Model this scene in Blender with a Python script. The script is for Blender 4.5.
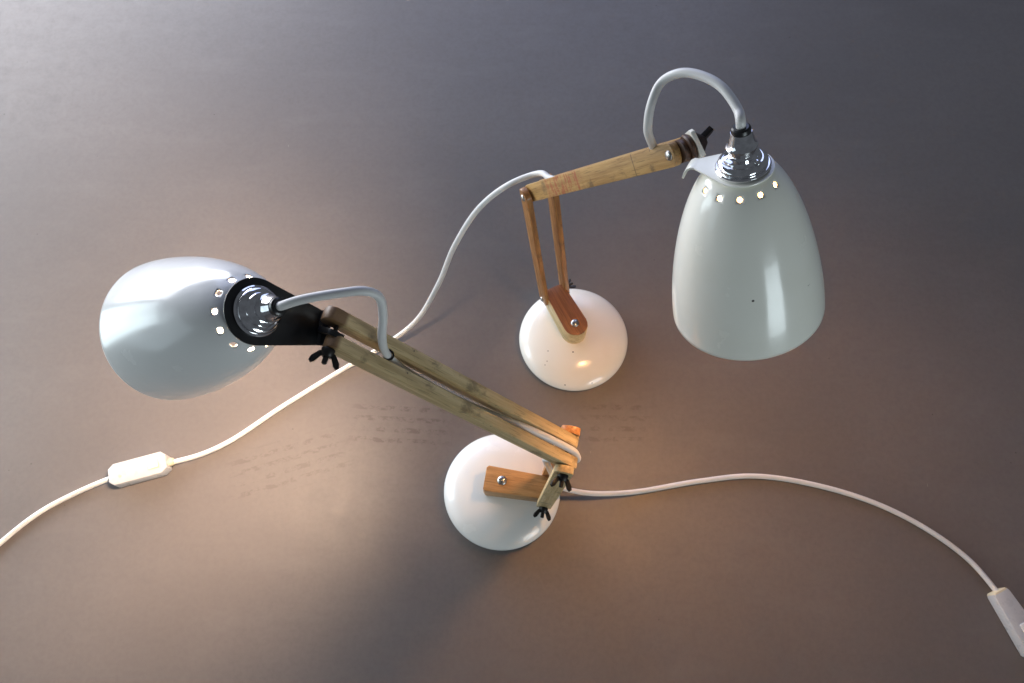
import bpy, bmesh, math, random
from mathutils import Vector, Matrix, Quaternion
V = Vector
random.seed(4)
for o in list(bpy.data.objects):
    bpy.data.objects.remove(o, do_unlink=True)
S = bpy.context.scene
C = S.collection

# ------------------------------------------------------------------ camera, world, light
cd = bpy.data.cameras.new('camera')
cam = bpy.data.objects.new('camera', cd)
C.objects.link(cam)
cam.location = (0, 0, 0.974)
cam.rotation_euler = (math.radians(21), 0, 0)
cd.sensor_width = 36
cd.lens = 28.125
cd.clip_start = 0.01
cd.clip_end = 50
S.camera = cam
S.render.resolution_x, S.render.resolution_y = 1024, 683

W = bpy.data.worlds.new('World')
S.world = W
W.use_nodes = True
bg = W.node_tree.nodes['Background']
bg.inputs[0].default_value = (0.80, 0.88, 1.0, 1)
bg.inputs[1].default_value = 0.10
S.view_settings.view_transform = 'Standard'
S.view_settings.look = 'None'
S.view_settings.gamma = 1
S.view_settings.exposure = 0


def area_light(name, loc, target, sx, sy, power, col, spread=180):
    ld = bpy.data.lights.new(name, 'AREA')
    ld.shape = 'RECTANGLE'
    ld.size, ld.size_y = sx, sy
    ld.energy = power
    ld.color = col
    ld.spread = math.radians(spread)
    o = bpy.data.objects.new(name, ld)
    C.objects.link(o)
    o.location = loc
    o.rotation_euler = (V(target) - V(loc)).to_track_quat('-Z', 'Y').to_euler()
    return o


area_light('left_window_light', (-1.22, 1.50, 0.42), (0, 0.45, 0.05), 1.7, 0.75, 39.0, (0.92, 0.94, 1.0))
area_light('low_left_light', (-2.4, -0.25, 0.60), (0, 0.3, 0.25), 1.5, 1.2, 7.0, (0.74, 0.90, 1.0))
area_light('near_left_light', (-1.15, 0.33, 0.33), (0, 0.20, 0.32), 0.40, 0.55, 4.2, (0.80, 0.95, 1.0))
area_light('back_fill_light', (-0.2, 2.3, 1.1), (0.1, 0.35, 0.1), 2.2, 1.4, 20.0, (0.50, 0.60, 1.0))  # unseen blue fill, added to light the board from behind
area_light('front_window_light', (1.65, -1.95, 0.46), (0.1, 0.3, 0.38), 1.0, 1.1, 25.0, (0.82, 0.95, 1.0))

# ------------------------------------------------------------------ materials


class NT:
    def __init__(s, name):
        s.m = bpy.data.materials.new(name)
        s.m.use_nodes = True
        s.n = s.m.node_tree.nodes
        s.l = s.m.node_tree.links
        s.b = s.n['Principled BSDF']

    def node(s, t, **kw):
        x = s.n.new(t)
        for k, v in kw.items():
            setattr(x, k, v)
        return x

    def link(s, a, b):
        s.l.new(a, b)

    def setv(s, sock, val):
        if hasattr(val, 'links') or isinstance(val, bpy.types.NodeSocket):
            s.l.new(val, sock)
        else:
            sock.default_value = val

    def math(s, op, a, b=None, c=None):
        x = s.node('ShaderNodeMath', operation=op)
        s.setv(x.inputs[0], a)
        if b is not None:
            s.setv(x.inputs[1], b)
        if c is not None:
            s.setv(x.inputs[2], c)
        return x.outputs[0]

    def smooth(s, x, lo, hi, a=0.0, b=1.0):
        r = s.node('ShaderNodeMapRange', interpolation_type='SMOOTHSTEP')
        s.setv(r.inputs[0], x)
        for i, v in zip((1, 2, 3, 4), (lo, hi, a, b)):
            r.inputs[i].default_value = v
        return r.outputs[0]

    def mix(s, f, a, b, blend='MIX'):
        x = s.node('ShaderNodeMix', data_type='RGBA', blend_type=blend)
        s.setv(x.inputs[0], f)
        for i, v in ((6, a), (7, b)):
            if isinstance(v, tuple):
                v = v if len(v) == 4 else (*v, 1)
            s.setv(x.inputs[i], v)
        return x.outputs[2]

    def coord(s, scale=(1, 1, 1), loc=(0, 0, 0), rot=0):
        t = s.node('ShaderNodeTexCoord')
        m = s.node('ShaderNodeMapping')
        s.link(t.outputs['Object'], m.inputs[0])
        m.inputs['Scale'].default_value = scale
        m.inputs['Location'].default_value = loc
        m.inputs['Rotation'].default_value = (0, 0, rot)
        return m.outputs[0]

    def noise(s, vec, scale, detail=4, rough=0.55):
        x = s.node('ShaderNodeTexNoise')
        s.link(vec, x.inputs['Vector'])
        x.inputs['Scale'].default_value = scale
        x.inputs['Detail'].default_value = detail
        x.inputs['Roughness'].default_value = rough
        return x.outputs[0]

    def bump(s, h, strength, dist=0.001):
        x = s.node('ShaderNodeBump')
        x.inputs['Strength'].default_value = strength
        x.inputs['Distance'].default_value = dist
        s.link(h, x.inputs['Height'])
        s.link(x.outputs[0], s.b.inputs['Normal'])

    def spot(s, p, r0, r1):
        """1 inside a small ball round p (object space), 0 outside"""
        t = s.coord()
        d = s.node('ShaderNodeVectorMath', operation='DISTANCE')
        s.link(t, d.inputs[0])
        d.inputs[1].default_value = p
        return s.smooth(d.outputs['Value'], r0, r1, 1.0, 0.0)


def plain(name, col, rough=0.5, metal=0.0, coat=0.0, var=0.0, vs=60, bump=0.0):
    k = NT(name)
    b = k.b
    b.inputs['Roughness'].default_value = rough
    b.inputs['Metallic'].default_value = metal
    b.inputs['Coat Weight'].default_value = coat
    b.inputs['Coat Roughness'].default_value = 0.08
    n = k.noise(k.coord(), vs)
    c = k.mix(k.smooth(n, 0.3, 0.7), col, tuple(v * (1 - var) for v in col))
    k.link(c, b.inputs['Base Color'])
    rr = k.smooth(k.noise(k.coord(), vs * 2.3), 0.3, 0.75, rough * 0.85, min(1, rough * 1.25))
    k.link(rr, b.inputs['Roughness'])
    if bump:
        k.bump(k.noise(k.coord(), vs * 4), bump, 0.0004)
    return k.m


def enamel(name, col, dirt, rough=0.2, spots=(), scratches=(), specks=0.0):
    k = NT(name)
    b = k.b
    n = k.noise(k.coord(), 22, 5)
    c = k.mix(k.smooth(n, 0.45, 0.85, 0, 0.35), col, dirt)
    if specks:
        v = k.node('ShaderNodeTexVoronoi', feature='F1')
        k.link(k.coord(), v.inputs['Vector'])
        v.inputs['Scale'].default_value = 95
        f = k.math('MULTIPLY', k.smooth(v.outputs['Distance'], 0.05, 0.085, 1, 0),
                   k.smooth(k.noise(k.coord(), 40, 2), 0.62, 0.66))
        c = k.mix(k.math('MULTIPLY', f, specks), c, (0.12, 0.05, 0.03))
    for p, r in spots:
        c = k.mix(k.spot(p, r * 0.6, r), c, (0.05, 0.04, 0.035))
    for p0, p1, r in scratches:
        p0, p1 = V(p0), V(p1)
        d = (p1 - p0)
        L = d.length
        d /= L
        t = k.coord()
        s1 = k.node('ShaderNodeVectorMath', operation='SUBTRACT')
        k.link(t, s1.inputs[0])
        s1.inputs[1].default_value = p0
        dt = k.node('ShaderNodeVectorMath', operation='DOT_PRODUCT')
        k.link(s1.outputs[0], dt.inputs[0])
        dt.inputs[1].default_value = d
        cl = k.node('ShaderNodeClamp')
        k.link(dt.outputs['Value'], cl.inputs[0])
        cl.inputs[1].default_value = 0
        cl.inputs[2].default_value = L
        sc = k.node('ShaderNodeVectorMath', operation='SCALE')
        sc.inputs[0].default_value = d
        k.link(cl.outputs[0], sc.inputs['Scale'])
        ds = k.node('ShaderNodeVectorMath', operation='DISTANCE')
        k.link(s1.outputs[0], ds.inputs[0])
        k.link(sc.outputs[0], ds.inputs[1])
        f = k.math('MULTIPLY', k.smooth(ds.outputs['Value'], r * 0.4, r, 1, 0),
                   k.smooth(k.noise(k.coord(), 320, 2), 0.42, 0.56))
        c = k.mix(k.math('MULTIPLY', f, 0.75), c, (0.10, 0.09, 0.08))
    k.link(c, b.inputs['Base Color'])
    k.link(k.smooth(k.noise(k.coord(), 35, 4), 0.3, 0.8, rough * 0.8, rough * 1.5), b.inputs['Roughness'])
    b.inputs['Coat Weight'].default_value = 0.22
    b.inputs['Coat Roughness'].default_value = 0.07
    k.bump(k.noise(k.coord(), 55, 3), 0.12, 0.0015)
    return k.m


def wood(name, light, dark, rough=0.5, stain=None, line=None, grime=0.5, ends=None):
    """grain runs along the object's own X"""
    k = NT(name)
    b = k.b
    g = k.noise(k.coord((9, 150, 150)), 2.0, 6, 0.65)
    g2 = k.noise(k.coord((2, 38, 38)), 2.2, 3)
    c = k.mix(k.smooth(g, 0.34, 0.68), light, dark)
    pores = k.noise(k.coord((22, 420, 420)), 2.4, 2, 0.5)
    c = k.mix(k.smooth(pores, 0.60, 0.66, 0, 0.55), c, tuple(v * 0.4 for v in dark))
    c = k.mix(k.smooth(g2, 0.45, 0.75, 0, 0.55), c, tuple(v * 0.62 for v in dark))
    d = k.noise(k.coord(), 45, 5, 0.7)
    c = k.mix(k.smooth(d, 0.56, 0.72, 0, grime), c, (0.09, 0.055, 0.03))
    v = k.node('ShaderNodeTexVoronoi', feature='F1')
    k.link(k.coord(), v.inputs['Vector'])
    v.inputs['Scale'].default_value = 130
    f = k.math('MULTIPLY', k.smooth(v.outputs['Distance'], 0.07, 0.13, 1, 0),
               k.smooth(k.noise(k.coord(), 60, 2), 0.58, 0.62))
    c = k.mix(k.math('MULTIPLY', f, 0.8), c, (0.05, 0.025, 0.015))
    x = k.node('ShaderNodeSeparateXYZ')
    k.link(k.coord(), x.inputs[0])
    if stain:
        (x0, x1, col, amt) = stain
        m = k.math('MULTIPLY', k.smooth(x.outputs[0], x0, x0 + 0.012), k.smooth(x.outputs[0], x1 - 0.012, x1, 1, 0))
        wv = k.noise(k.coord((260, 30, 90), (0, 0, 0), 0.5), 1.0, 3, 0.7)
        m = k.math('MULTIPLY', m, k.smooth(wv, 0.5, 0.58, 0, amt))
        c = k.mix(m, c, col)
    if ends:
        c = k.mix(k.smooth(x.outputs[0], ends - 0.002, ends + 0.002, 0, 0.85), c, (0.15, 0.07, 0.03))
    if line is not None:
        a = k.math('ABSOLUTE', k.math('SUBTRACT', x.outputs[0], line))
        c = k.mix(k.smooth(a, 0.0003, 0.0009, 0.7, 0), c, (0.10, 0.06, 0.03))
    k.link(c, b.inputs['Base Color'])
    k.link(k.smooth(g, 0.3, 0.7, rough * 0.8, rough * 1.2), b.inputs['Roughness'])
    k.bump(g, 0.35, 0.0005)
    return k.m


def wire_metal(name, col, rough):
    return plain(name, col, rough, 1.0, 0, 0.25, 180)


M = {}
M['cream_enamel'] = enamel('cream_enamel', (0.85, 0.82, 0.74), (0.72, 0.66, 0.52), 0.16, specks=0.75,
                           spots=[((-0.0341, -0.0249, 0.0325), 0.0008), ((-0.003, -0.0273, 0.0352), 0.0011), ((-0.0129, -0.0653, 0.0188), 0.0010),
                                  ((0.021, -0.0628, 0.0192), 0.0009), ((-0.0379, -0.0416, 0.027), 0.0007)])
M['white_enamel'] = enamel('white_enamel', (0.86, 0.85, 0.81), (0.80, 0.78, 0.71), 0.2)
M['grey_white_enamel'] = enamel('grey_white_enamel', (0.90, 0.89, 0.80), (0.82, 0.79, 0.67), 0.2,
                                spots=[((-0.0119, 0.048, -0.0744), 0.0011)], scratches=[((-0.0451, 0.0237, -0.0824), (-0.051, 0.0055, -0.0844), 0.0005)])
M['pale_grey_enamel'] = enamel('pale_grey_enamel', (0.77, 0.77, 0.75), (0.68, 0.68, 0.65), 0.2)
M['chrome'] = wire_metal('chrome', (0.90, 0.90, 0.92), 0.08)
M['screw_steel'] = wire_metal('screw_steel', (0.55, 0.54, 0.52), 0.3)
M['dark_metal'] = plain('dark_metal', (0.035, 0.032, 0.03), 0.42, 0.7, 0, 0.3, 200)
M['brown_metal'] = plain('brown_metal', (0.045, 0.026, 0.02), 0.4, 0.3, 0, 0.4, 200)
M['black_paint'] = plain('black_paint', (0.008, 0.008, 0.009), 0.38, 0, 0, 0.3, 80)
M['black_plastic'] = plain('black_plastic', (0.012, 0.012, 0.013), 0.3)
M['white_cord'] = plain('white_cord', (0.72, 0.71, 0.69), 0.38, 0, 0, 0.08, 30)
M['switch_plastic'] = plain('switch_plastic', (0.52, 0.53, 0.54), 0.3, 0, 0.1, 0.05, 40)
M['yellowed_plastic'] = plain('yellowed_plastic', (0.66, 0.58, 0.40), 0.4, 0, 0, 0.15, 60)
M['ochre_wood'] = wood('ochre_wood', (0.52, 0.32, 0.115), (0.38, 0.205, 0.065), 0.45,
                       stain=(0.035, 0.115, (0.36, 0.08, 0.03), 0.75), line=0.197, grime=0.65)
M['brown_wood'] = wood('brown_wood', (0.42, 0.20, 0.06), (0.26, 0.105, 0.03), 0.4)
M['red_wood'] = wood('red_wood', (0.27, 0.115, 0.045), (0.17, 0.06, 0.024), 0.42)
M['ply_side'] = wood('ply_side', (0.60, 0.47, 0.24), (0.48, 0.35, 0.16), 0.5, grime=0.2)
M['olive_wood'] = wood('olive_wood', (0.66, 0.50, 0.265), (0.50, 0.355, 0.17), 0.45, grime=0.6, ends=0.2425)
M['worn_orange_wood'] = wood('worn_orange_wood', (0.60, 0.28, 0.09), (0.44, 0.17, 0.045), 0.42)
M['orange_wood'] = wood('orange_wood', (0.53, 0.29, 0.11), (0.38, 0.185, 0.06), 0.42)
M['dark_wood'] = wood('dark_wood', (0.10, 0.045, 0.02), (0.05, 0.022, 0.012), 0.45)


def bulb_mat(name, col, strength):
    k = NT(name)
    k.b.inputs['Base Color'].default_value = (0.9, 0.9, 0.9, 1)
    k.b.inputs['Emission Color'].default_value = (*col, 1)
    k.b.inputs['Emission Strength'].default_value = strength
    return k.m


M['lit_bulb_strong'] = bulb_mat('lit_bulb_strong', (1.0, 0.70, 0.48), 830)
M['lit_bulb_soft'] = bulb_mat('lit_bulb_soft', (1.0, 0.50, 0.20), 124)


def board_mat():
    k = NT('grey_brown_board')
    b = k.b
    P = k.coord()
    n = k.noise(P, 3.0, 4, 0.5)
    c = k.mix(k.smooth(n, 0.3, 0.7), (0.154, 0.139, 0.134), (0.133, 0.120, 0.116))
    n2 = k.noise(P, 60, 6, 0.7)
    c = k.mix(k.smooth(n2, 0.35, 0.75, 0, 0.20), c, (0.112, 0.101, 0.095))
    # sparse dust specks
    v = k.node('ShaderNodeTexVoronoi', feature='F1')
    k.link(P, v.inputs['Vector'])
    v.inputs['Scale'].default_value = 34
    f = k.math('MULTIPLY', k.smooth(v.outputs['Distance'], 0.02, 0.05, 1, 0), k.smooth(k.noise(P, 9, 2), 0.53, 0.58))
    c = k.mix(k.math('MULTIPLY', f, 0.7), c, (0.06, 0.05, 0.045))
    # pale lint and short hairline scratches
    v2 = k.node('ShaderNodeTexVoronoi', feature='F1')
    k.link(k.coord((1.0, 0.28, 1), (3, 1, 0), 0.7), v2.inputs['Vector'])
    v2.inputs['Scale'].default_value = 40
    f2 = k.math('MULTIPLY', k.smooth(v2.outputs['Distance'], 0.015, 0.03, 1, 0), k.smooth(k.noise(P, 13, 2), 0.56, 0.62))
    c = k.mix(k.math('MULTIPLY', f2, 0.5), c, (0.34, 0.32, 0.30))
    # fine mottling of the card
    n3 = k.noise(P, 170, 3, 0.6)
    c = k.mix(k.smooth(n3, 0.35, 0.7, 0, 0.22), c, (0.096, 0.087, 0.083))
    n4 = k.noise(k.coord((1, 3.2, 1), (0, 0, 0), 0.2), 7, 4, 0.6)
    c = k.mix(k.smooth(n4, 0.5, 0.8, 0, 0.25), c, (0.19, 0.175, 0.17))
    # faint transferred rows of print, three patches
    for (cx, cy, hw, hh, rot, amt) in ((-0.140, 0.262, 0.075, 0.028, -0.06, 0.62), (-0.275, 0.212, 0.090, 0.034, 0.30, 0.50),
                                       (0.128, 0.264, 0.055, 0.030, -0.02, 0.45)):
        tc = k.node('ShaderNodeTexCoord')
        mp = k.node('ShaderNodeMapping', vector_type='TEXTURE')
        k.link(tc.outputs['Object'], mp.inputs[0])
        mp.inputs['Location'].default_value = (cx, cy, 0)
        mp.inputs['Rotation'].default_value = (0, 0, rot)
        s = k.node('ShaderNodeSeparateXYZ')
        k.link(mp.outputs[0], s.inputs[0])
        au = k.math('ABSOLUTE', s.outputs[0])
        av = k.math('ABSOLUTE', s.outputs[1])
        mask = k.math('MULTIPLY', k.smooth(au, hw * 0.55, hw, 1, 0), k.smooth(av, hh * 0.85, hh, 1, 0))
        row = k.math('MULTIPLY', s.outputs[1], 1 / 0.0138)
        fr = k.math('ABSOLUTE', k.math('SUBTRACT', k.math('FRACT', k.math('ADD', row, 50)), 0.5))
        line = k.smooth(fr, 0.16, 0.30, 1, 0)
        cb = k.node('ShaderNodeCombineXYZ')
        k.link(k.math('MULTIPLY', s.outputs[0], 85), cb.inputs[0])
        k.link(k.math('MULTIPLY', k.math('FLOOR', k.math('ADD', row, 50)), 7.3), cb.inputs[1])
        k.link(k.math('MULTIPLY', s.outputs[1], 150), cb.inputs[2])
        dash = k.smooth(k.noise(cb.outputs[0], 1.0, 4, 0.75), 0.46, 0.60)
        ff = k.math('MULTIPLY', k.math('MULTIPLY', mask, line), k.math('MULTIPLY', dash, amt))
        c = k.mix(ff, c, (0.075, 0.064, 0.057))
    k.link(c, b.inputs['Base Color'])
    k.link(k.smooth(n2, 0.3, 0.8, 0.42, 0.58), b.inputs['Roughness'])
    b.inputs['Specular IOR Level'].default_value = 0.45
    k.bump(k.noise(P, 900, 3, 0.6), 0.10, 0.0006)
    return k.m


M['board'] = board_mat()

# ------------------------------------------------------------------ mesh helpers


def link_mesh(name, bm, mat, frame=None, parent=None, smooth=True, mods=None):
    """parent: (object, world matrix of that object) or None"""
    me = bpy.data.meshes.new(name)
    bmesh.ops.recalc_face_normals(bm, faces=bm.faces)
    bm.to_mesh(me)
    bm.free()
    me.materials.append(mat)
    for p in me.polygons:
        p.use_smooth = smooth
    if smooth:
        try:
            me.set_sharp_from_angle(angle=math.radians(38))
        except Exception:
            pass
    o = bpy.data.objects.new(name, me)
    C.objects.link(o)
    fr = frame or Matrix.Identity(4)
    if parent:
        o.parent = parent
        o.matrix_local = WORLD[parent].inverted() @ fr
    else:
        o.matrix_local = fr
    WORLD[o] = fr
    return o


WORLD = {}


def frame(loc, x, z=None, y=None):
    """orthonormal frame: X exact, Z (or Y) as near as possible"""
    x = V(x).normalized()
    if y is not None:
        y = V(y)
        y = (y - x * y.dot(x)).normalized()
        z = x.cross(y)
    else:
        z = V(z)
        z = (z - x * z.dot(x)).normalized()
        y = z.cross(x)
    m = Matrix((x, y, z)).transposed().to_4x4()
    m.translation = V(loc)
    return m


def zframe(loc, z, x=(1, 0, 0)):
    z = V(z).normalized()
    x = V(x)
    x = (x - z * x.dot(z)).normalized()
    y = z.cross(x)
    m = Matrix((x, y, z)).transposed().to_4x4()
    m.translation = V(loc)
    return m


def extrude(outline, y0, y1, axis='Y', bevel=0.0006, bm=None):
    """prism from a closed 2-D outline, thickness along axis"""
    own = bm is None
    bm = bm or bmesh.new()
    f0 = {'Y': lambda a, b, t: (a, t, b), 'Z': lambda a, b, t: (a, b, t)}[axis]
    A = [bm.verts.new(f0(a, b, y0)) for a, b in outline]
    B = [bm.verts.new(f0(a, b, y1)) for a, b in outline]
    n = len(A)
    f1 = bm.faces.new(A)
    f2 = bm.faces.new(B[::-1])
    sides = [bm.faces.new((A[i], B[i], B[(i + 1) % n], A[(i + 1) % n])) for i in range(n)]
    if bevel:
        bmesh.ops.recalc_face_normals(bm, faces=bm.faces)
        es = list(set(list(f1.edges) + list(f2.edges)))
        bmesh.ops.bevel(bm, geom=es, offset=bevel, segments=2, affect='EDGES', profile=0.6)
    return bm


def stadium(x0, x1, w0, w1, r0=None, r1=None, n=10):
    """bar outline from x0 to x1 with half round ends (r: end bulge, default half width)"""
    h0, h1 = w0 / 2, w1 / 2
    r0 = h0 if r0 is None else r0
    r1 = h1 if r1 is None else r1
    pts = []
    for i in range(n + 1):
        a = -math.pi / 2 + math.pi * i / n
        pts.append((x1 - r1 + r1 * math.cos(a), h1 * math.sin(a)))
    for i in range(n + 1):
        a = math.pi / 2 + math.pi * i / n
        pts.append((x0 + r0 + r0 * math.cos(a), h0 * math.sin(a)))
    return pts


def rbox(bm, c, s, bevel=0.001, seg=2):
    g = bmesh.ops.create_cube(bm, size=1)
    bmesh.ops.scale(bm, vec=s, verts=g['verts'])
    bmesh.ops.translate(bm, vec=c, verts=g['verts'])
    if bevel:
        es = list({e for v in g['verts'] for e in v.link_edges})
        bmesh.ops.bevel(bm, geom=es, offset=bevel, segments=seg, affect='EDGES', profile=0.6)
    return bm


def lathe(prof, n=48, bm=None, mat=None):
    """profile of (r, z); closes on the axis where r == 0"""
    bm = bm or bmesh.new()
    rings = []
    mat = mat or Matrix.Identity(4)
    for r, z in prof:
        if r < 1e-7:
            rings.append([bm.verts.new(mat @ V((0, 0, z)))])
        else:
            rings.append([bm.verts.new(mat @ V((r * math.cos(2 * math.pi * i / n), r * math.sin(2 * math.pi * i / n), z)))
                          for i in range(n)])
    for a, b in zip(rings, rings[1:]):
        for i in range(n):
            j = (i + 1) % n
            if len(a) == 1 and len(b) == 1:
                continue
            if len(a) == 1:
                bm.faces.new((a[0], b[j], b[i]))
            elif len(b) == 1:
                bm.faces.new((a[i], a[j], b[0]))
            else:
                bm.faces.new((a[i], a[j], b[j], b[i]))
    return bm


def spline(pts, sub=10):
    P = [V(p) for p in pts]
    P = [P[0] * 2 - P[1]] + P + [P[-1] * 2 - P[-2]]
    out = []
    for i in range(1, len(P) - 2):
        p0, p1, p2, p3 = P[i - 1:i + 3]
        # centripetal Catmull-Rom
        t0 = 0.0
        t1 = t0 + max((p1 - p0).length, 1e-6) ** 0.5
        t2 = t1 + max((p2 - p1).length, 1e-6) ** 0.5
        t3 = t2 + max((p3 - p2).length, 1e-6) ** 0.5
        for k in range(sub):
            t = t1 + (t2 - t1) * k / sub
            a1 = p0 * ((t1 - t) / (t1 - t0)) + p1 * ((t - t0) / (t1 - t0))
            a2 = p1 * ((t2 - t) / (t2 - t1)) + p2 * ((t - t1) / (t2 - t1))
            a3 = p2 * ((t3 - t) / (t3 - t2)) + p3 * ((t - t2) / (t3 - t2))
            b1 = a1 * ((t2 - t) / (t2 - t0)) + a2 * ((t - t0) / (t2 - t0))
            b2 = a2 * ((t3 - t) / (t3 - t1)) + a3 * ((t - t1) / (t3 - t1))
            out.append(b1 * ((t2 - t) / (t2 - t1)) + b2 * ((t - t1) / (t2 - t1)))
    out.append(P[-2])
    return out


def tube(path, r, n=14, bm=None):
    bm = bm or bmesh.new()
    path = [V(p) for p in path]
    d = (path[1] - path[0]).normalized()
    u = d.orthogonal().normalized()
    rings = []
    for i, p in enumerate(path):
        a = path[max(i - 1, 0)]
        b = path[min(i + 1, len(path) - 1)]
        nd = (b - a).normalized()
        u = d.rotation_difference(nd) @ u
        u = (u - nd * u.dot(nd)).normalized()
        d = nd
        v = d.cross(u)
        rr = r(i / (len(path) - 1)) if callable(r) else r
        rings.append([bm.verts.new(p + (u * math.cos(2 * math.pi * k / n) + v * math.sin(2 * math.pi * k / n)) * rr)
                      for k in range(n)])
    for a, b in zip(rings, rings[1:]):
        for k in range(n):
            j = (k + 1) % n
            bm.faces.new((a[k], a[j], b[j], b[k]))
    bm.faces.new(rings[0][::-1])
    bm.faces.new(rings[-1])
    return bm


# ------------------------------------------------------------------ lamp pieces
def wing_nut_bm(s=1.0):
    """axis +Z, hub seated at z=0"""
    bm = bmesh.new()
    lathe([(0, 0), (0.0042 * s, 0), (0.0044 * s, 0.0008 * s), (0.0034 * s, 0.0045 * s), (0.0028 * s, 0.005 * s), (0, 0.005 * s)], 20, bm)
    lathe([(0, 0.0045 * s), (0.0017 * s, 0.0045 * s), (0.0017 * s, 0.0092 * s), (0.0012 * s, 0.0098 * s), (0, 0.0098 * s)], 14, bm)
    for sg in (-1, 1):
        out = []
        pts = [(0.0018, 0.0008), (0.0052, 0.0025), (0.0088, 0.0070), (0.0094, 0.0098), (0.0078, 0.0112), (0.0058, 0.0098), (0.0035, 0.0056), (0.0018, 0.0042)]
        for x, z in pts:
            out.append((sg * x * s, z * s))
        extrude(out, -0.0011 * s, 0.0011 * s, 'Y', 0.0004 * s, bm)
    return bm


def screw_bm(r=0.004, h=0.0022):
    bm = bmesh.new()
    prof = [(0, h)] + [(r * math.sin(a), h * math.cos(a)) for a in [math.pi / 2 * i / 7 for i in range(1, 8)]] + [(r, -0.001), (0, -0.001)]
    lathe(prof[::-1], 28, bm)
    # the cross slot is not cut; separate dark bars imitate the shade in it
    return bm


def slot_bm(r):
    bm = bmesh.new()  # dark crossed bars standing in for the shaded recess
    rbox(bm, (0, 0, 0), (r * 1.5, r * 0.22, 0.0006), 0)
    rbox(bm, (0, 0, 0.00003), (r * 0.22, r * 1.5, 0.0006), 0)
    return bm


PHR, PHL = 10, 4
SH_R, SH_H = 0.0557, 0.1290
SK, SM = 1.6048, 0.6125


def shade_r(t):
    return SH_R * (0.3132 + 0.6868 * (1 - (1 - t) ** SK) ** SM)


def arc_table():
    T, Sx = [0.0], [0.0]
    pr, pz = shade_r(0), 0.0
    for i in range(1, 4001):
        t = (i / 4000) ** 2
        r, z = shade_r(t), t * SH_H
        Sx.append(Sx[-1] + math.hypot(r - pr, z - pz))
        T.append(t)
        pr, pz = r, z
    return T, Sx


def shade_bm(hr=0.0021, closed=()):
    """axis -Z from the top (z=0) to the rim; 12 vent holes cut as real openings"""
    T, Sx = arc_table()

    def t_of(s):
        import bisect
        i = min(max(bisect.bisect(Sx, s), 1), len(Sx) - 1)
        f = (s - Sx[i - 1]) / (Sx[i] - Sx[i - 1])
        return T[i - 1] + f * (T[i] - T[i - 1])

    def s_of_r(r):
        for t, s in zip(T, Sx):
            if shade_r(t) >= r:
                return s
    N = 144
    sc = s_of_r(0.0254)
    step = 2 * math.pi * 0.0254 / N
    smax = Sx[-1]
    rows = []
    lo, hi = sc - 3 * step, sc + 3 * step
    k = 6
    rows += [lo * i / k for i in range(k)]
    rows += [lo + step * i for i in range(7)]
    m = 46
    rows += [hi + (smax - hi) * i / m for i in range(1, m + 1)]
    i0 = k                      # first row of the hole band

    def P(s, a):
        t = t_of(s)
        r = shade_r(t)
        return V((r * math.cos(a), r * math.sin(a), -t * SH_H))
    bm = bmesh.new()
    G = []
    for s in rows:
        G.append([bm.verts.new(P(s, 2 * math.pi * j / N)) for j in range(N)])
    inner = [bm.verts.new((0.009 * math.cos(2 * math.pi * j / N), 0.009 * math.sin(2 * math.pi * j / N), 0.0004)) for j in range(N)]
    for j in range(N):
        bm.faces.new((inner[j], G[0][j], G[0][(j + 1) % N], inner[(j + 1) % N]))
    kill = set()
    for i in range(len(rows) - 1):
        for j in range(N):
            if i0 <= i < i0 + 6 and (j % 12) < 6 and j // 12 not in closed:
                continue
            bm.faces.new((G[i][j], G[i + 1][j], G[i + 1][(j + 1) % N], G[i][(j + 1) % N]))
    for h in range(12):
        if h in closed:
            continue
        j0 = h * 12
        ring = []
        for q in range(6):
            ring.append((0, q))
        for q in range(6):
            ring.append((q, 6))
        for q in range(6):
            ring.append((6, 6 - q))
        for q in range(6):
            ring.append((6 - q, 0))
        outer = [G[i0 + a][(j0 + b) % N] for a, b in ring]
        inn = []
        for a, b in ring:
            da, db = a - 3, b - 3
            L = math.hypot(da, db)
            s = sc + da / L * hr
            ang = 2 * math.pi * (j0 + 3) / N + (db / L * hr) / 0.0254
            inn.append(bm.verts.new(P(s, ang)))
        for q in range(24):
            bm.faces.new((outer[q], outer[(q + 1) % 24], inn[(q + 1) % 24], inn[q]))
        for a in range(1, 6):
            for b in range(1, 6):
                kill.add(G[i0 + a][(j0 + b) % N])
    bmesh.ops.delete(bm, geom=list(kill), context='VERTS')
    return bm


def base_bm():
    R = 0.0700
    prof = [(0, 0.0), (0.062, 0.0), (0.0665, 0.0012), (0.0688, 0.005), (R, 0.0095), (0.0695, 0.0135), (0.0672, 0.0180),
            (0.062, 0.0232), (0.054, 0.0282), (0.044, 0.0320), (0.032, 0.0346), (0.02, 0.0360), (0.01, 0.0366), (0, 0.0368)]
    # refine with a spline so the dome is smooth
    pts = spline([(r, 0, z) for r, z in prof[1:]], 4)
    return lathe([(0, 0)] + [(max(p.x, 0), p.z) for p in pts[:-1]] + [(0, 0.0368)], 96)


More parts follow.
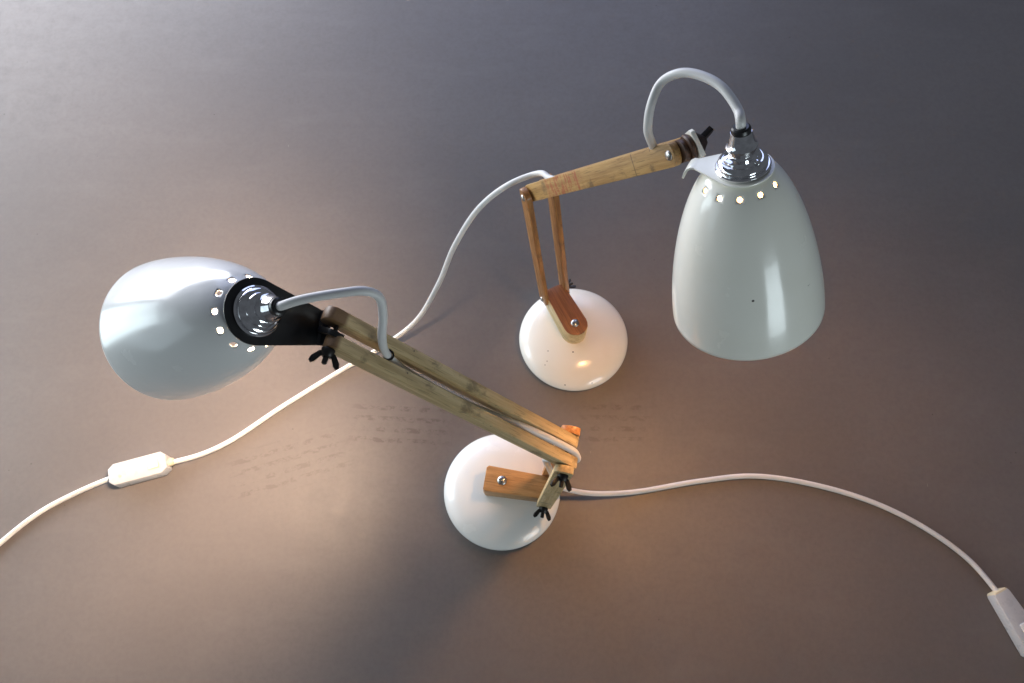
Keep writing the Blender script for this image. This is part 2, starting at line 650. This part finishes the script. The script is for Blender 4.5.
def socket_pieces(root, fr, chrome, seal):
    """chrome lampholder standing on the bracket; fr: frame with +Z up the lamp's axis, z=0 the bracket's upper face"""
    fr = fr @ Matrix.Diagonal((1, 1, 0.78, 1))
    prof = [(0.0, 0.0), (0.0170, 0.0), (0.0176, 0.0008), (0.0176, 0.0028), (0.0168, 0.0038), (0.0156, 0.0040), (0.0154, 0.0048), (0.0160, 0.0056),
            (0.0160, 0.0070), (0.0150, 0.0086), (0.0132, 0.0098), (0.0122, 0.0100), (0.0120, 0.0108), (0.0116, 0.0120), (0.0100, 0.0130), (0.0086, 0.0134), (0.0078, 0.0144), (0.0078, 0.0165)]
    bm = lathe(prof + [(0, 0.0165)], 64)
    s = link_mesh('lamp_socket', bm, chrome, fr, root)
    bm = lathe([(0, 0.0160), (0.0078, 0.0160), (0.0086, 0.0166), (0.0087, 0.0195), (0.0097, 0.0203), (0.0099, 0.0222), (0.0089, 0.0232),
                (0.0081, 0.0265), (0.0070, 0.0330), (0.0066, 0.0350), (0, 0.0350)], 48)
    c = link_mesh('socket_cap', bm, chrome, fr, s)
    bm = lathe([(0, 0.0345), (0.0062, 0.0345), (0.0064, 0.0360), (0.0060, 0.0385), (0.0048, 0.0395), (0, 0.0395)], 32)
    link_mesh('cord_grip', bm, seal, fr, s)
    # little screw on the dome
    d = fr @ Matrix.Translation((0.0095, -0.0075, 0.0112)) @ Matrix.Rotation(0.6, 4, V((0.6, 0.8, 0)))
    link_mesh('screw', screw_bm(0.0022, 0.0014), chrome, d, s)
    return s


def bulb(root, top_fr, mat, s):
    """glass globe and its neck hanging inside the shade"""
    R = 0.0255
    zc = -0.085
    prof = [(0, zc - R)]
    for i in range(1, 17):
        a = math.pi * i / 16 * 0.76
        prof.append((R * math.sin(a), zc - R * math.cos(a)))
    zt = prof[-1][1]
    prof += [(0.0145, zt + 0.007), (0.0120, zt + 0.013), (0, zt + 0.013)]
    b = link_mesh('bulb', lathe(prof, 40), mat, top_fr, root)
    bm = lathe([(0, zt + 0.012), (0.0128, zt + 0.012), (0.0128, -0.003), (0, -0.003)], 32)
    link_mesh('bulb_cap', bm, M['screw_steel'], top_fr, b)
    return b


def bars(name, root, A, B, axis, gap, w0, w1, th, mat, over0, over1, shift=0.0):
    if not isinstance(over0, tuple):
        over0, over1 = (over0, over0), (over1, over1)
    """two parallel battens from joint A to joint B, separated along axis"""
    A, B, axis = V(A), V(B), V(axis).normalized()
    x = (B - A).normalized()
    axis = (axis - x * axis.dot(x)).normalized()
    L = (B - A).length
    res = []
    for sg in (-1, 1):
        fr = frame(A + axis * (sg * gap / 2 + shift), x, y=axis)
        bm = extrude(stadium(-over0[sg > 0], L + over1[sg > 0], w0, w1, r0=w0 * 0.30, r1=w1 * 0.30), -th / 2, th / 2, 'Y', 0.0009)
        res.append(link_mesh(name, bm, mat, fr, root))
    return res, x, axis


def bolt(root, p, axis, half, head_mat, nut_mat, near=-1, nut=True, s=1.0, nut_roll=0.0, head=True, rod=True):
    """screw head on one side, wing nut on the other, rod between"""
    axis = V(axis).normalized()
    if rod:
        bm = lathe([(0, -half), (0.0016, -half), (0.0016, half), (0, half)], 12)
        r = link_mesh('bolt', bm, M['dark_metal'], zframe(p, axis, (0.3, 0.2, 1)), root)
    else:
        r = root
    if nut:
        fr = zframe(V(p) + axis * near * half, axis * near, (0.3, 0.2, 1)) @ Matrix.Rotation(nut_roll, 4, 'Z')
        link_mesh('wing_nut', wing_nut_bm(s), nut_mat, fr, r)
    if head:
        fr = zframe(V(p) - axis * near * half, -axis * near, (0.3, 0.2, 1))
        link_mesh('bolt_head', screw_bm(0.0038, 0.0020), head_mat, fr, r)
    return r


def root_empty(name, loc, label, cat, group=None):
    o = bpy.data.objects.new(name, None)
    C.objects.link(o)
    o.empty_display_size = 0.03
    o.location = loc
    o['label'] = label
    o['category'] = cat
    if group:
        o['group'] = group
    WORLD[o] = Matrix.Translation(V(loc))
    return o


def lab(o, t):
    o['label'] = t
    return o


# ------------------------------------------------------------------ the board they stand on
bm = bmesh.new()
nx, ny = 60, 60
x0, x1, y0, y1 = -1.6, 1.6, -0.9, 1.9
vs = [[bm.verts.new((x0 + (x1 - x0) * i / nx, y0 + (y1 - y0) * j / ny, 0)) for i in range(nx + 1)] for j in range(ny + 1)]
for j in range(ny):
    for i in range(nx):
        bm.faces.new((vs[j][i], vs[j][i + 1], vs[j + 1][i + 1], vs[j + 1][i]))
g = link_mesh('ground', bm, M['board'])
g['kind'] = 'structure'

CR = 0.0031   # cord radius

# ================================================================== RIGHT LAMP (cream base, tall brown arms)
bR = V((0.0793, 0.3736, 0.0))
R = root_empty('desk_lamp', bR, 'white desk lamp with ochre upper arm and bell shade hanging from a white bracket', 'desk lamp', 'pair of lit wooden-armed desk lamps')
link_mesh('base', base_bm(), M['cream_enamel'], Matrix.Translation(bR), R)
scr = V((0.0773, 0.3729, 0.037))
hin = V((0.0534, 0.4182, 0.0555))
elb = V((0.0268, 0.4251, 0.2864))
wri = V((0.1200, 0.3299, 0.4920))
hd = V((hin.x - scr.x, hin.y - scr.y, 0)).normalized()
fr = frame((scr.x, scr.y, 0.0375), hd, z=(0, 0, 1))
ol = stadium(-0.0165, 0.056, 0.031, 0.027, r1=0.004)
bm = extrude(ol, -0.002, 0.0265, 'Z', 0.001)
hb = lab(link_mesh('swivel_block', bm, M['ply_side'], fr, R), 'block with a reddish brown top and pale ply sides')
bm = extrude(stadium(-0.0160, 0.0555, 0.030, 0.026, r1=0.004), 0.0262, 0.0280, 'Z', 0.0006)
link_mesh('top_veneer', bm, M['red_wood'], fr, hb)
sfr = fr @ Matrix.Translation((0.0, 0, 0.0280))
sc_ = link_mesh('screw', screw_bm(0.0052, 0.0028), M['screw_steel'], sfr, hb)
link_mesh('slot', slot_bm(0.0040), M['dark_metal'], sfr @ Matrix.Translation((0, 0, 0.00225)), sc_)

axR = V((0.885, 0.465, 0))
(lb, xR, aR) = bars('lower_arm', R, hin, elb, axR, 0.0290, 0.0165, 0.0165, 0.0062, M['brown_wood'], 0.009, 0.009)
bolt(R, hin, aR, 0.0177, M['screw_steel'], M['dark_metal'], near=1, s=0.9, nut_roll=1.2)
bolt(R, elb, aR, 0.0177, M['screw_steel'], M['dark_metal'], near=1, s=0.9, nut_roll=0.4)
hfr = frame(hin, (wri.x - elb.x, wri.y - elb.y, 0), z=(0, 0, 1))
upx = (wri - elb).normalized()
axU = upx.cross(V((0, 0, 1))).normalized()
if axU.x < 0:
    axU = -axU
(ub, xU, aU) = bars('upper_arm', R, elb, wri, axR + V((0, 0, -0.15)), 0.0150, 0.0175, 0.0175, 0.0065, M['ochre_wood'], 0.008, 0.006)
# wooden knuckle between the ends of the upper battens
bm = extrude(stadium(-0.010, 0.0110, 0.0165, 0.0165), -0.0041, 0.0041, 'Y', 0.0010)
kn = link_mesh('knuckle', bm, M['dark_wood'], frame(wri, xU, y=aU), R)
link_mesh('spacer', extrude(stadium(-0.004, 0.02, 0.014, 0.014), -0.0041, 0.0041, 'Y', 0.0008), M['brown_wood'], frame(elb, xU, y=aU), R)
bolt(R, wri, aU, 0.0108, M['screw_steel'], M['dark_metal'], near=1, nut=False)
bm = lathe([(0, 0), (0.0035, 0), (0.0035, 0.002), (0, 0.002)], 16)

# shade, bracket, socket
topR = V((0.1481, 0.2926, 0.5279))
dR = V((0.2469, -0.3647, -0.8978)).normalized()
upR = -dR
to = V((0.1200, 0.3050, 0.5183)) - topR
tx = (to - upR * to.dot(upR))
LB = tx.length
tx.normalize()
fS = zframe(topR, upR, tx)          # +X towards the wrist, +Z up the axis
sh = link_mesh('lamp_shade', shade_bm(0.0019, (0, 6)), M['grey_white_enamel'], fS @ Matrix.Rotation(math.radians(PHR), 4, 'Z'), R)
md = sh.modifiers.new('thickness', 'SOLIDIFY')
md.thickness = 0.0011
md.offset = -1


def bracket_outline(rad, L, w):
    """round end about the origin narrowing to width w at x=L"""
    a0 = math.acos(min(1, (rad - w / 2) / L)) if L > rad else 0.6
    pts = []
    n = 40
    for i in range(n + 1):
        a = a0 + (2 * math.pi - 2 * a0) * i / n
        pts.append((rad * math.cos(a), rad * math.sin(a)))
    pts.append((L, -w / 2))
    pts.append((L, w / 2))
    return pts


off = V((0.0022, -0.0042, 0.0))
off = fS.to_3x3().inverted() @ (off - upR * off.dot(upR))
fP = fS @ Matrix.Translation((off.x, off.y, 0.0012))
bm = extrude(bracket_outline(0.0197, LB - 0.001, 0.011), 0, 0.0014, 'Z', 0.0004)
br = link_mesh('bracket', bm, M['grey_white_enamel'], fP, R)
# rolled lip at the end of the plate
lip = [(0, 0.0014), (0.0028, 0.0012), (0.0052, -0.0004), (0.0070, -0.0030), (0.0085, -0.0070), (0.0099, -0.0066), (0.0083, -0.0022),
       (0.0062, 0.0010), (0.0034, 0.0028), (0, 0.0028)]
lip = [(LB - 0.0015 + a, b - 0.0014) for a, b in lip]
link_mesh('bracket_lip', extrude(lip, -0.0055, 0.0055, 'Y', 0.0003), M['grey_white_enamel'], fP, br)
# upright tab that the knuckle bolt passes through, across the arm
tn = V((0.89, 0.42, 0.14)).normalized()
tabc = wri + xU * 0.0045 + tn * 0.0075
tz = (V((0.52, -0.78, -0.35)) - tn * V((0.52, -0.78, -0.35)).dot(tn)).normalized()
tab_ol = [(-0.0105, 0.009), (0.0105, 0.010), (0.0105, -0.010), (-0.0085, -0.010), (-0.0105, -0.007)]
mt = Matrix((tz, tn.cross(tz), tn)).transposed().to_4x4()
mt.translation = tabc
link_mesh('bracket_tab', extrude(tab_ol, -0.0016, 0.0016, 'Z', 0.0005), M['grey_white_enamel'], mt, br)
link_mesh('washer', lathe([(0, -0.0060), (0.0092, -0.0060), (0.0100, -0.0050), (0.0100, -0.0030), (0.0092, -0.0018), (0, -0.0018)], 32), M['dark_wood'], mt, kn)
# bell shaped washer and wing nut on the swivel
wfr = zframe(tabc + tn * 0.0016, tn, (0.2, 0, 1))
lk = link_mesh('locking_nut', lathe([(0, 0), (0.0085, 0), (0.0088, 0.0012), (0.0070, 0.0034), (0.0046, 0.0056), (0.0034, 0.0072), (0, 0.0072)], 28), M['brown_metal'], wfr, R)
wing = [(-0.0035, 0.004), (-0.0042, 0.0095), (-0.0028, 0.0155), (0.0, 0.0170), (0.0030, 0.0155), (0.0034, 0.0095), (0.0035, 0.004)]
link_mesh('wing', extrude(wing, -0.0020, 0.0020, 'Y', 0.0005), M['dark_metal'], wfr @ Matrix.Rotation(0.35, 4, 'X'), lk)

fT = fP @ Matrix.Translation((0, 0, 0.0014))
fT = fT @ Matrix.Rotation(math.radians(-165), 4, 'Z')
socket_pieces(R, fT, M['chrome'], M['black_plastic'])
bulb(R, fS, M['lit_bulb_soft'], 1)

# cord: shade loop, then along the arm, then down to the board and the switch
capR = fP @ V((0, 0, 0.0310))
loopR = [capR, capR + upR * 0.006, (0.1396, 0.3105, 0.5640), (0.1312, 0.3271, 0.5645), (0.1207, 0.3396, 0.5600), (0.1090, 0.3485, 0.5520), (0.0988, 0.3503, 0.5400), (0.0932, 0.3403, 0.5300),
         (0.0930, 0.3331, 0.5150), (0.0960, 0.3270, 0.4980)]
e2 = elb + xU * 0.02
run = [tuple(elb + xU * q + V((0, 0, 0.003))) for q in (0.18, 0.14, 0.10, 0.06)]
loopR[-1] = tuple(elb + xU * 0.205 + V((0, 0.001, 0.008)))
tail = [tuple(elb + xU * 0.028 + V((-0.001, 0.007, 0.004))), (0.0270, 0.4420, 0.2900), (-0.0020, 0.4423, 0.2700), (-0.0338, 0.4361, 0.2350), (-0.0635, 0.4200, 0.1800), (-0.0880, 0.4036, 0.1100), (-0.1211, 0.3808, 0.0500),
        (-0.1690, 0.3592, 0.0150), (-0.2203, 0.3319, 0.0035), (-0.2920, 0.2827, 0.0035), (-0.3496, 0.2402, 0.0035), (-0.3843, 0.2226, 0.0045), (-0.4254, 0.2101, 0.0080)]
cordR = link_mesh('power_cord', tube(spline(loopR + run + tail, 10), CR), M['white_cord'], Matrix.Identity(4), R)
# inline switch
sa, sb = V((-0.4196, 0.2123, 0)), V((-0.4846, 0.1939, 0))
sx = (sb - sa).normalized()
sfr = frame((sa + sb) / 2, sx, z=(0, 0, 1))
bm = bmesh.new()
hl = (sb - sa).length / 2 + 0.001
ol = [(-hl, -0.008), (-hl + 0.006, -0.0135), (hl - 0.007, -0.0135), (hl, -0.008), (hl, 0.008), (hl - 0.006, 0.0135), (-hl + 0.007, 0.0135), (-hl, 0.008)]
extrude(ol, 0.0004, 0.0190, 'Z', 0.0026, bm)
sw = link_mesh('cord_switch', bm, M['switch_plastic'], sfr, R)
bm = bmesh.new()
rbox(bm, (-0.019, 0.001, 0.0192), (0.012, 0.009, 0.003), 0.0012)
bmesh.ops.rotate(bm, cent=(-0.019, 0, 0.0192), matrix=Matrix.Rotation(0.12, 3, 'Y'), verts=bm.verts)
link_mesh('rocker', bm, M['white_cord'], sfr, sw)
bm = bmesh.new()
rbox(bm, (-0.019, 0.001, 0.0190), (0.0136, 0.0106, 0.0008), 0.0002, 1)
link_mesh('rocker_surround', bm, M['yellowed_plastic'], sfr, sw)
link_mesh('screw', lathe([(0, 0.0196), (0.0018, 0.0196), (0.0020, 0.0188), (0, 0.0188)][::-1], 16), M['yellowed_plastic'], sfr @ Matrix.Translation((0.021, 0.004, 0)), sw)
link_mesh('strain_relief', lathe([(0, 0), (0.0055, 0), (0.0050, 0.004), (0.0040, 0.006), (0, 0.006)], 20), M['yellowed_plastic'],
          zframe(sa - sx * 0.0005 + V((0, 0, 0.0082)), -sx, (0, 0, 1)), sw)
tail2 = [(-0.4780, 0.1958, 0.0085), (-0.4880, 0.1926, 0.0080), (-0.5235, 0.1783, 0.0035), (-0.5667, 0.1531, 0.0035), (-0.6063, 0.1167, 0.0035), (-0.6609, 0.0524, 0.0035), (-0.74, -0.06, 0.0035)]
link_mesh('power_cord', tube(spline(tail2, 10), CR), M['white_cord'], Matrix.Identity(4), R)

# ================================================================== LEFT LAMP (white base, pale arms, black bracket)
bL = V((-0.012, 0.1774, 0.0))
Lm = root_empty('desk_lamp', bL, 'pale grey desk lamp with black shade bracket and olive wooden arm above its base', 'desk lamp', 'pair of lit wooden-armed desk lamps')
link_mesh('base', base_bm(), M['white_enamel'], Matrix.Translation(bL), Lm)
scr = V((-0.0114, 0.1794, 0.037))
hin = V((0.0402, 0.1712, 0.0540))
elb = V((0.0482, 0.1618, 0.2847))
wri = V((-0.1242, 0.2081, 0.4524))
hd = V((hin.x - scr.x, hin.y - scr.y, 0)).normalized()
fr = frame((scr.x, scr.y, 0.0375), hd, z=(0, 0, 1))
ol = [(-0.0200, -0.0125), (-0.0175, -0.0150), (0.060, -0.0128), (0.062, -0.011), (0.062, 0.011), (0.060, 0.0128), (-0.0175, 0.0150), (-0.0200, 0.0125)]
bm = extrude(ol, -0.002, 0.0260, 'Z', 0.0012)
hb = link_mesh('swivel_block', bm, M['orange_wood'], fr, Lm)
sfr = fr @ Matrix.Translation((0.0, 0, 0.0262))
sc_ = link_mesh('screw', screw_bm(0.0056, 0.0030), M['screw_steel'], sfr, hb)
link_mesh('slot', slot_bm(0.0043), M['dark_metal'], sfr @ Matrix.Translation((0, 0, 0.0025)), sc_)
axL = V((0.185, 0.983, 0))
(lb, xl, al) = bars('lower_arm', Lm, hin, elb, axL, 0.0350, 0.0170, 0.0170, 0.0068, M['olive_wood'], 0.010, 0.010)
lb[1].data.materials[0] = M['worn_orange_wood']
bolt(Lm, hin, al, 0.0212, M['screw_steel'], M['dark_metal'], near=-1, s=1.2, nut_roll=1.35)
bolt(Lm, elb, al, 0.0212, M['screw_steel'], M['dark_metal'], near=-1, s=1.15, nut_roll=1.3)
(ub, xU, aU) = bars('upper_arm', Lm, elb, wri, axL, 0.0180, 0.0160, 0.0160, 0.0095, M['olive_wood'], (0.011, 0.007), (0.004, 0.012))
for o in ub:
    lab(o, 'pale olive wooden batten')
bolt(Lm, wri, aU, 0.0143, M['screw_steel'], M['dark_metal'], near=-1, s=1.15, nut_roll=1.5)
ub[0].data.materials[0] = M['olive_wood']
topL = V((-0.1747, 0.2134, 0.4743))
dL = V((-0.7154, 0.1693, -0.6779)).normalized()
upL = -dL
to = V((-0.1369, 0.2156, 0.4395)) - topL
tx = (to - upL * to.dot(upL))
LL = tx.length
hz = to.dot(upL)
tx.normalize()
fS = zframe(topL, upL, tx)
sh = link_mesh('lamp_shade', shade_bm(0.0023), M['pale_grey_enamel'], fS @ Matrix.Rotation(math.radians(PHL), 4, 'Z'), Lm)
md = sh.modifiers.new('thickness', 'SOLIDIFY')
md.thickness = 0.0011
md.offset = -1
fP = fS @ Matrix.Translation((0, 0, 0.0012))
bm = extrude(bracket_outline(0.0232, LL - 0.002, 0.0262), 0, 0.0016, 'Z', 0.0004)
br = link_mesh('bracket', bm, M['black_paint'], fP, Lm)
# folded end and the tongue that goes between the battens
x_ = LL - 0.0025
fold = [(x_, 0.0), (x_, 0.0016), (x_ + 0.002, 0.0030), (x_ + 0.0034, 0.0090), (x_ + 0.0050, 0.0088), (x_ + 0.0040, 0.0020), (x_ + 0.002, 0.0003)]
link_mesh('bracket_fold', extrude(fold, -0.013, 0.013, 'Y', 0.0003), M['black_paint'], fP, br)
pa = fP @ V((x_ + 0.003, 0, 0.004))
tdir = wri - pa
tfr = frame(pa, tdir, y=aU)
link_mesh('bracket_tongue', extrude(stadium(-0.002, tdir.length + 0.009, 0.011, 0.013), -0.0045, -0.0002, 'Y', 0.0006), M['black_paint'], tfr, br)
fT = fP @ Matrix.Translation((0, 0, 0.0016)) @ Matrix.Rotation(math.radians(60), 4, 'Z')
socket_pieces(Lm, fT, M['chrome'], M['black_plastic'])
bulb(Lm, fS, M['lit_bulb_strong'], 1)

capL = topL + upL * 0.0320
loopL = [capL, capL + upL * 0.004, (-0.1364, 0.2094, 0.5030), (-0.1106, 0.2134, 0.5050), (-0.0952, 0.2162, 0.5020), (-0.0875, 0.2160, 0.4930), (-0.0868, 0.2095, 0.4780), (-0.0892, 0.2009, 0.4630),
         tuple(elb + xU * 0.198 + V((0, 0, 0.014)))]
clip_at = elb + xU * 0.196 + V((0, 0, 0.009))
L2 = (wri - elb).length
run = [tuple(elb + xU * q + V((0, 0, z))) for q, z in ((0.193, 0.000), (0.180, -0.011), (0.12, -0.013), (0.085, -0.005), (0.055, 0.005), (0.025, 0.0105), (0.0, 0.0115))]
turn = [tuple(elb - xU * 0.008 + V((0.001, 0.0, 0.007))), tuple(elb - xU * 0.012 + V((0.001, -0.003, -0.003))), tuple(elb - xU * 0.004 + V((-0.004, -0.004, -0.014))),
        tuple(elb + V((-0.013, -0.002, -0.024)))]
down = [tuple(elb * (1 - f) + hin * f + V((dx, 0.002, 0))) for f, dx in ((0.22, -0.015), (0.42, -0.008), (0.75, 0.003))]
tail = [(0.0440, 0.1740, 0.0700), (0.0560, 0.1762, 0.0400), (0.0720, 0.1750, 0.0240), (0.0931, 0.1733, 0.0160), (0.1240, 0.1745, 0.0080), (0.1548, 0.1779, 0.0040), (0.2288, 0.1905, 0.0035),
        (0.2965, 0.1966, 0.0035), (0.3741, 0.1844, 0.0035), (0.4432, 0.1614, 0.0035), (0.4976, 0.1307, 0.0035), (0.5382, 0.0961, 0.0038), (0.5590, 0.0625, 0.0080), (0.5620, 0.056, 0.0085)]
link_mesh('power_cord', tube(spline(loopL + run + turn + down + tail, 10), CR), M['white_cord'], Matrix.Identity(4), Lm)
link_mesh('cord_clip', lathe([(0.0033, -0.0012), (0.0042, -0.0012), (0.0042, 0.0012), (0.0033, 0.0012)], 24), M['black_plastic'], zframe(clip_at, (0.25, -0.05, 1)), Lm)
pa, pb = V((0.5590, 0.0615, 0)), V((0.5920, -0.0090, 0))
px = (pb - pa).normalized()
pf = frame(pa, px, z=(0, 0, 1))
ol = [(0, -0.0085), (0.003, -0.0100), (0.070, -0.0145), (0.075, -0.0105), (0.075, 0.0105), (0.070, 0.0145), (0.003, 0.0100), (0, 0.0085)]
pl = link_mesh('cord_switch', extrude(ol, 0.0004, 0.0185, 'Z', 0.0026), M['switch_plastic'], pf, Lm)
ol = [(0, -0.0070), (0.0015, -0.0088), (0.0075, -0.0098), (0.0075, 0.0098), (0.0015, 0.0088), (0, 0.0070)]
link_mesh('end_collar', extrude(ol, 0.0002, 0.0181, 'Z', 0.0020), M['yellowed_plastic'], pf @ Matrix.Translation((-0.0012, 0, 0)), pl)
bm = bmesh.new()
rbox(bm, (0.045, 0, 0.0188), (0.013, 0.009, 0.003), 0.0012)
link_mesh('rocker', bm, M['white_cord'], pf, pl)

S.render.engine = 'CYCLES'
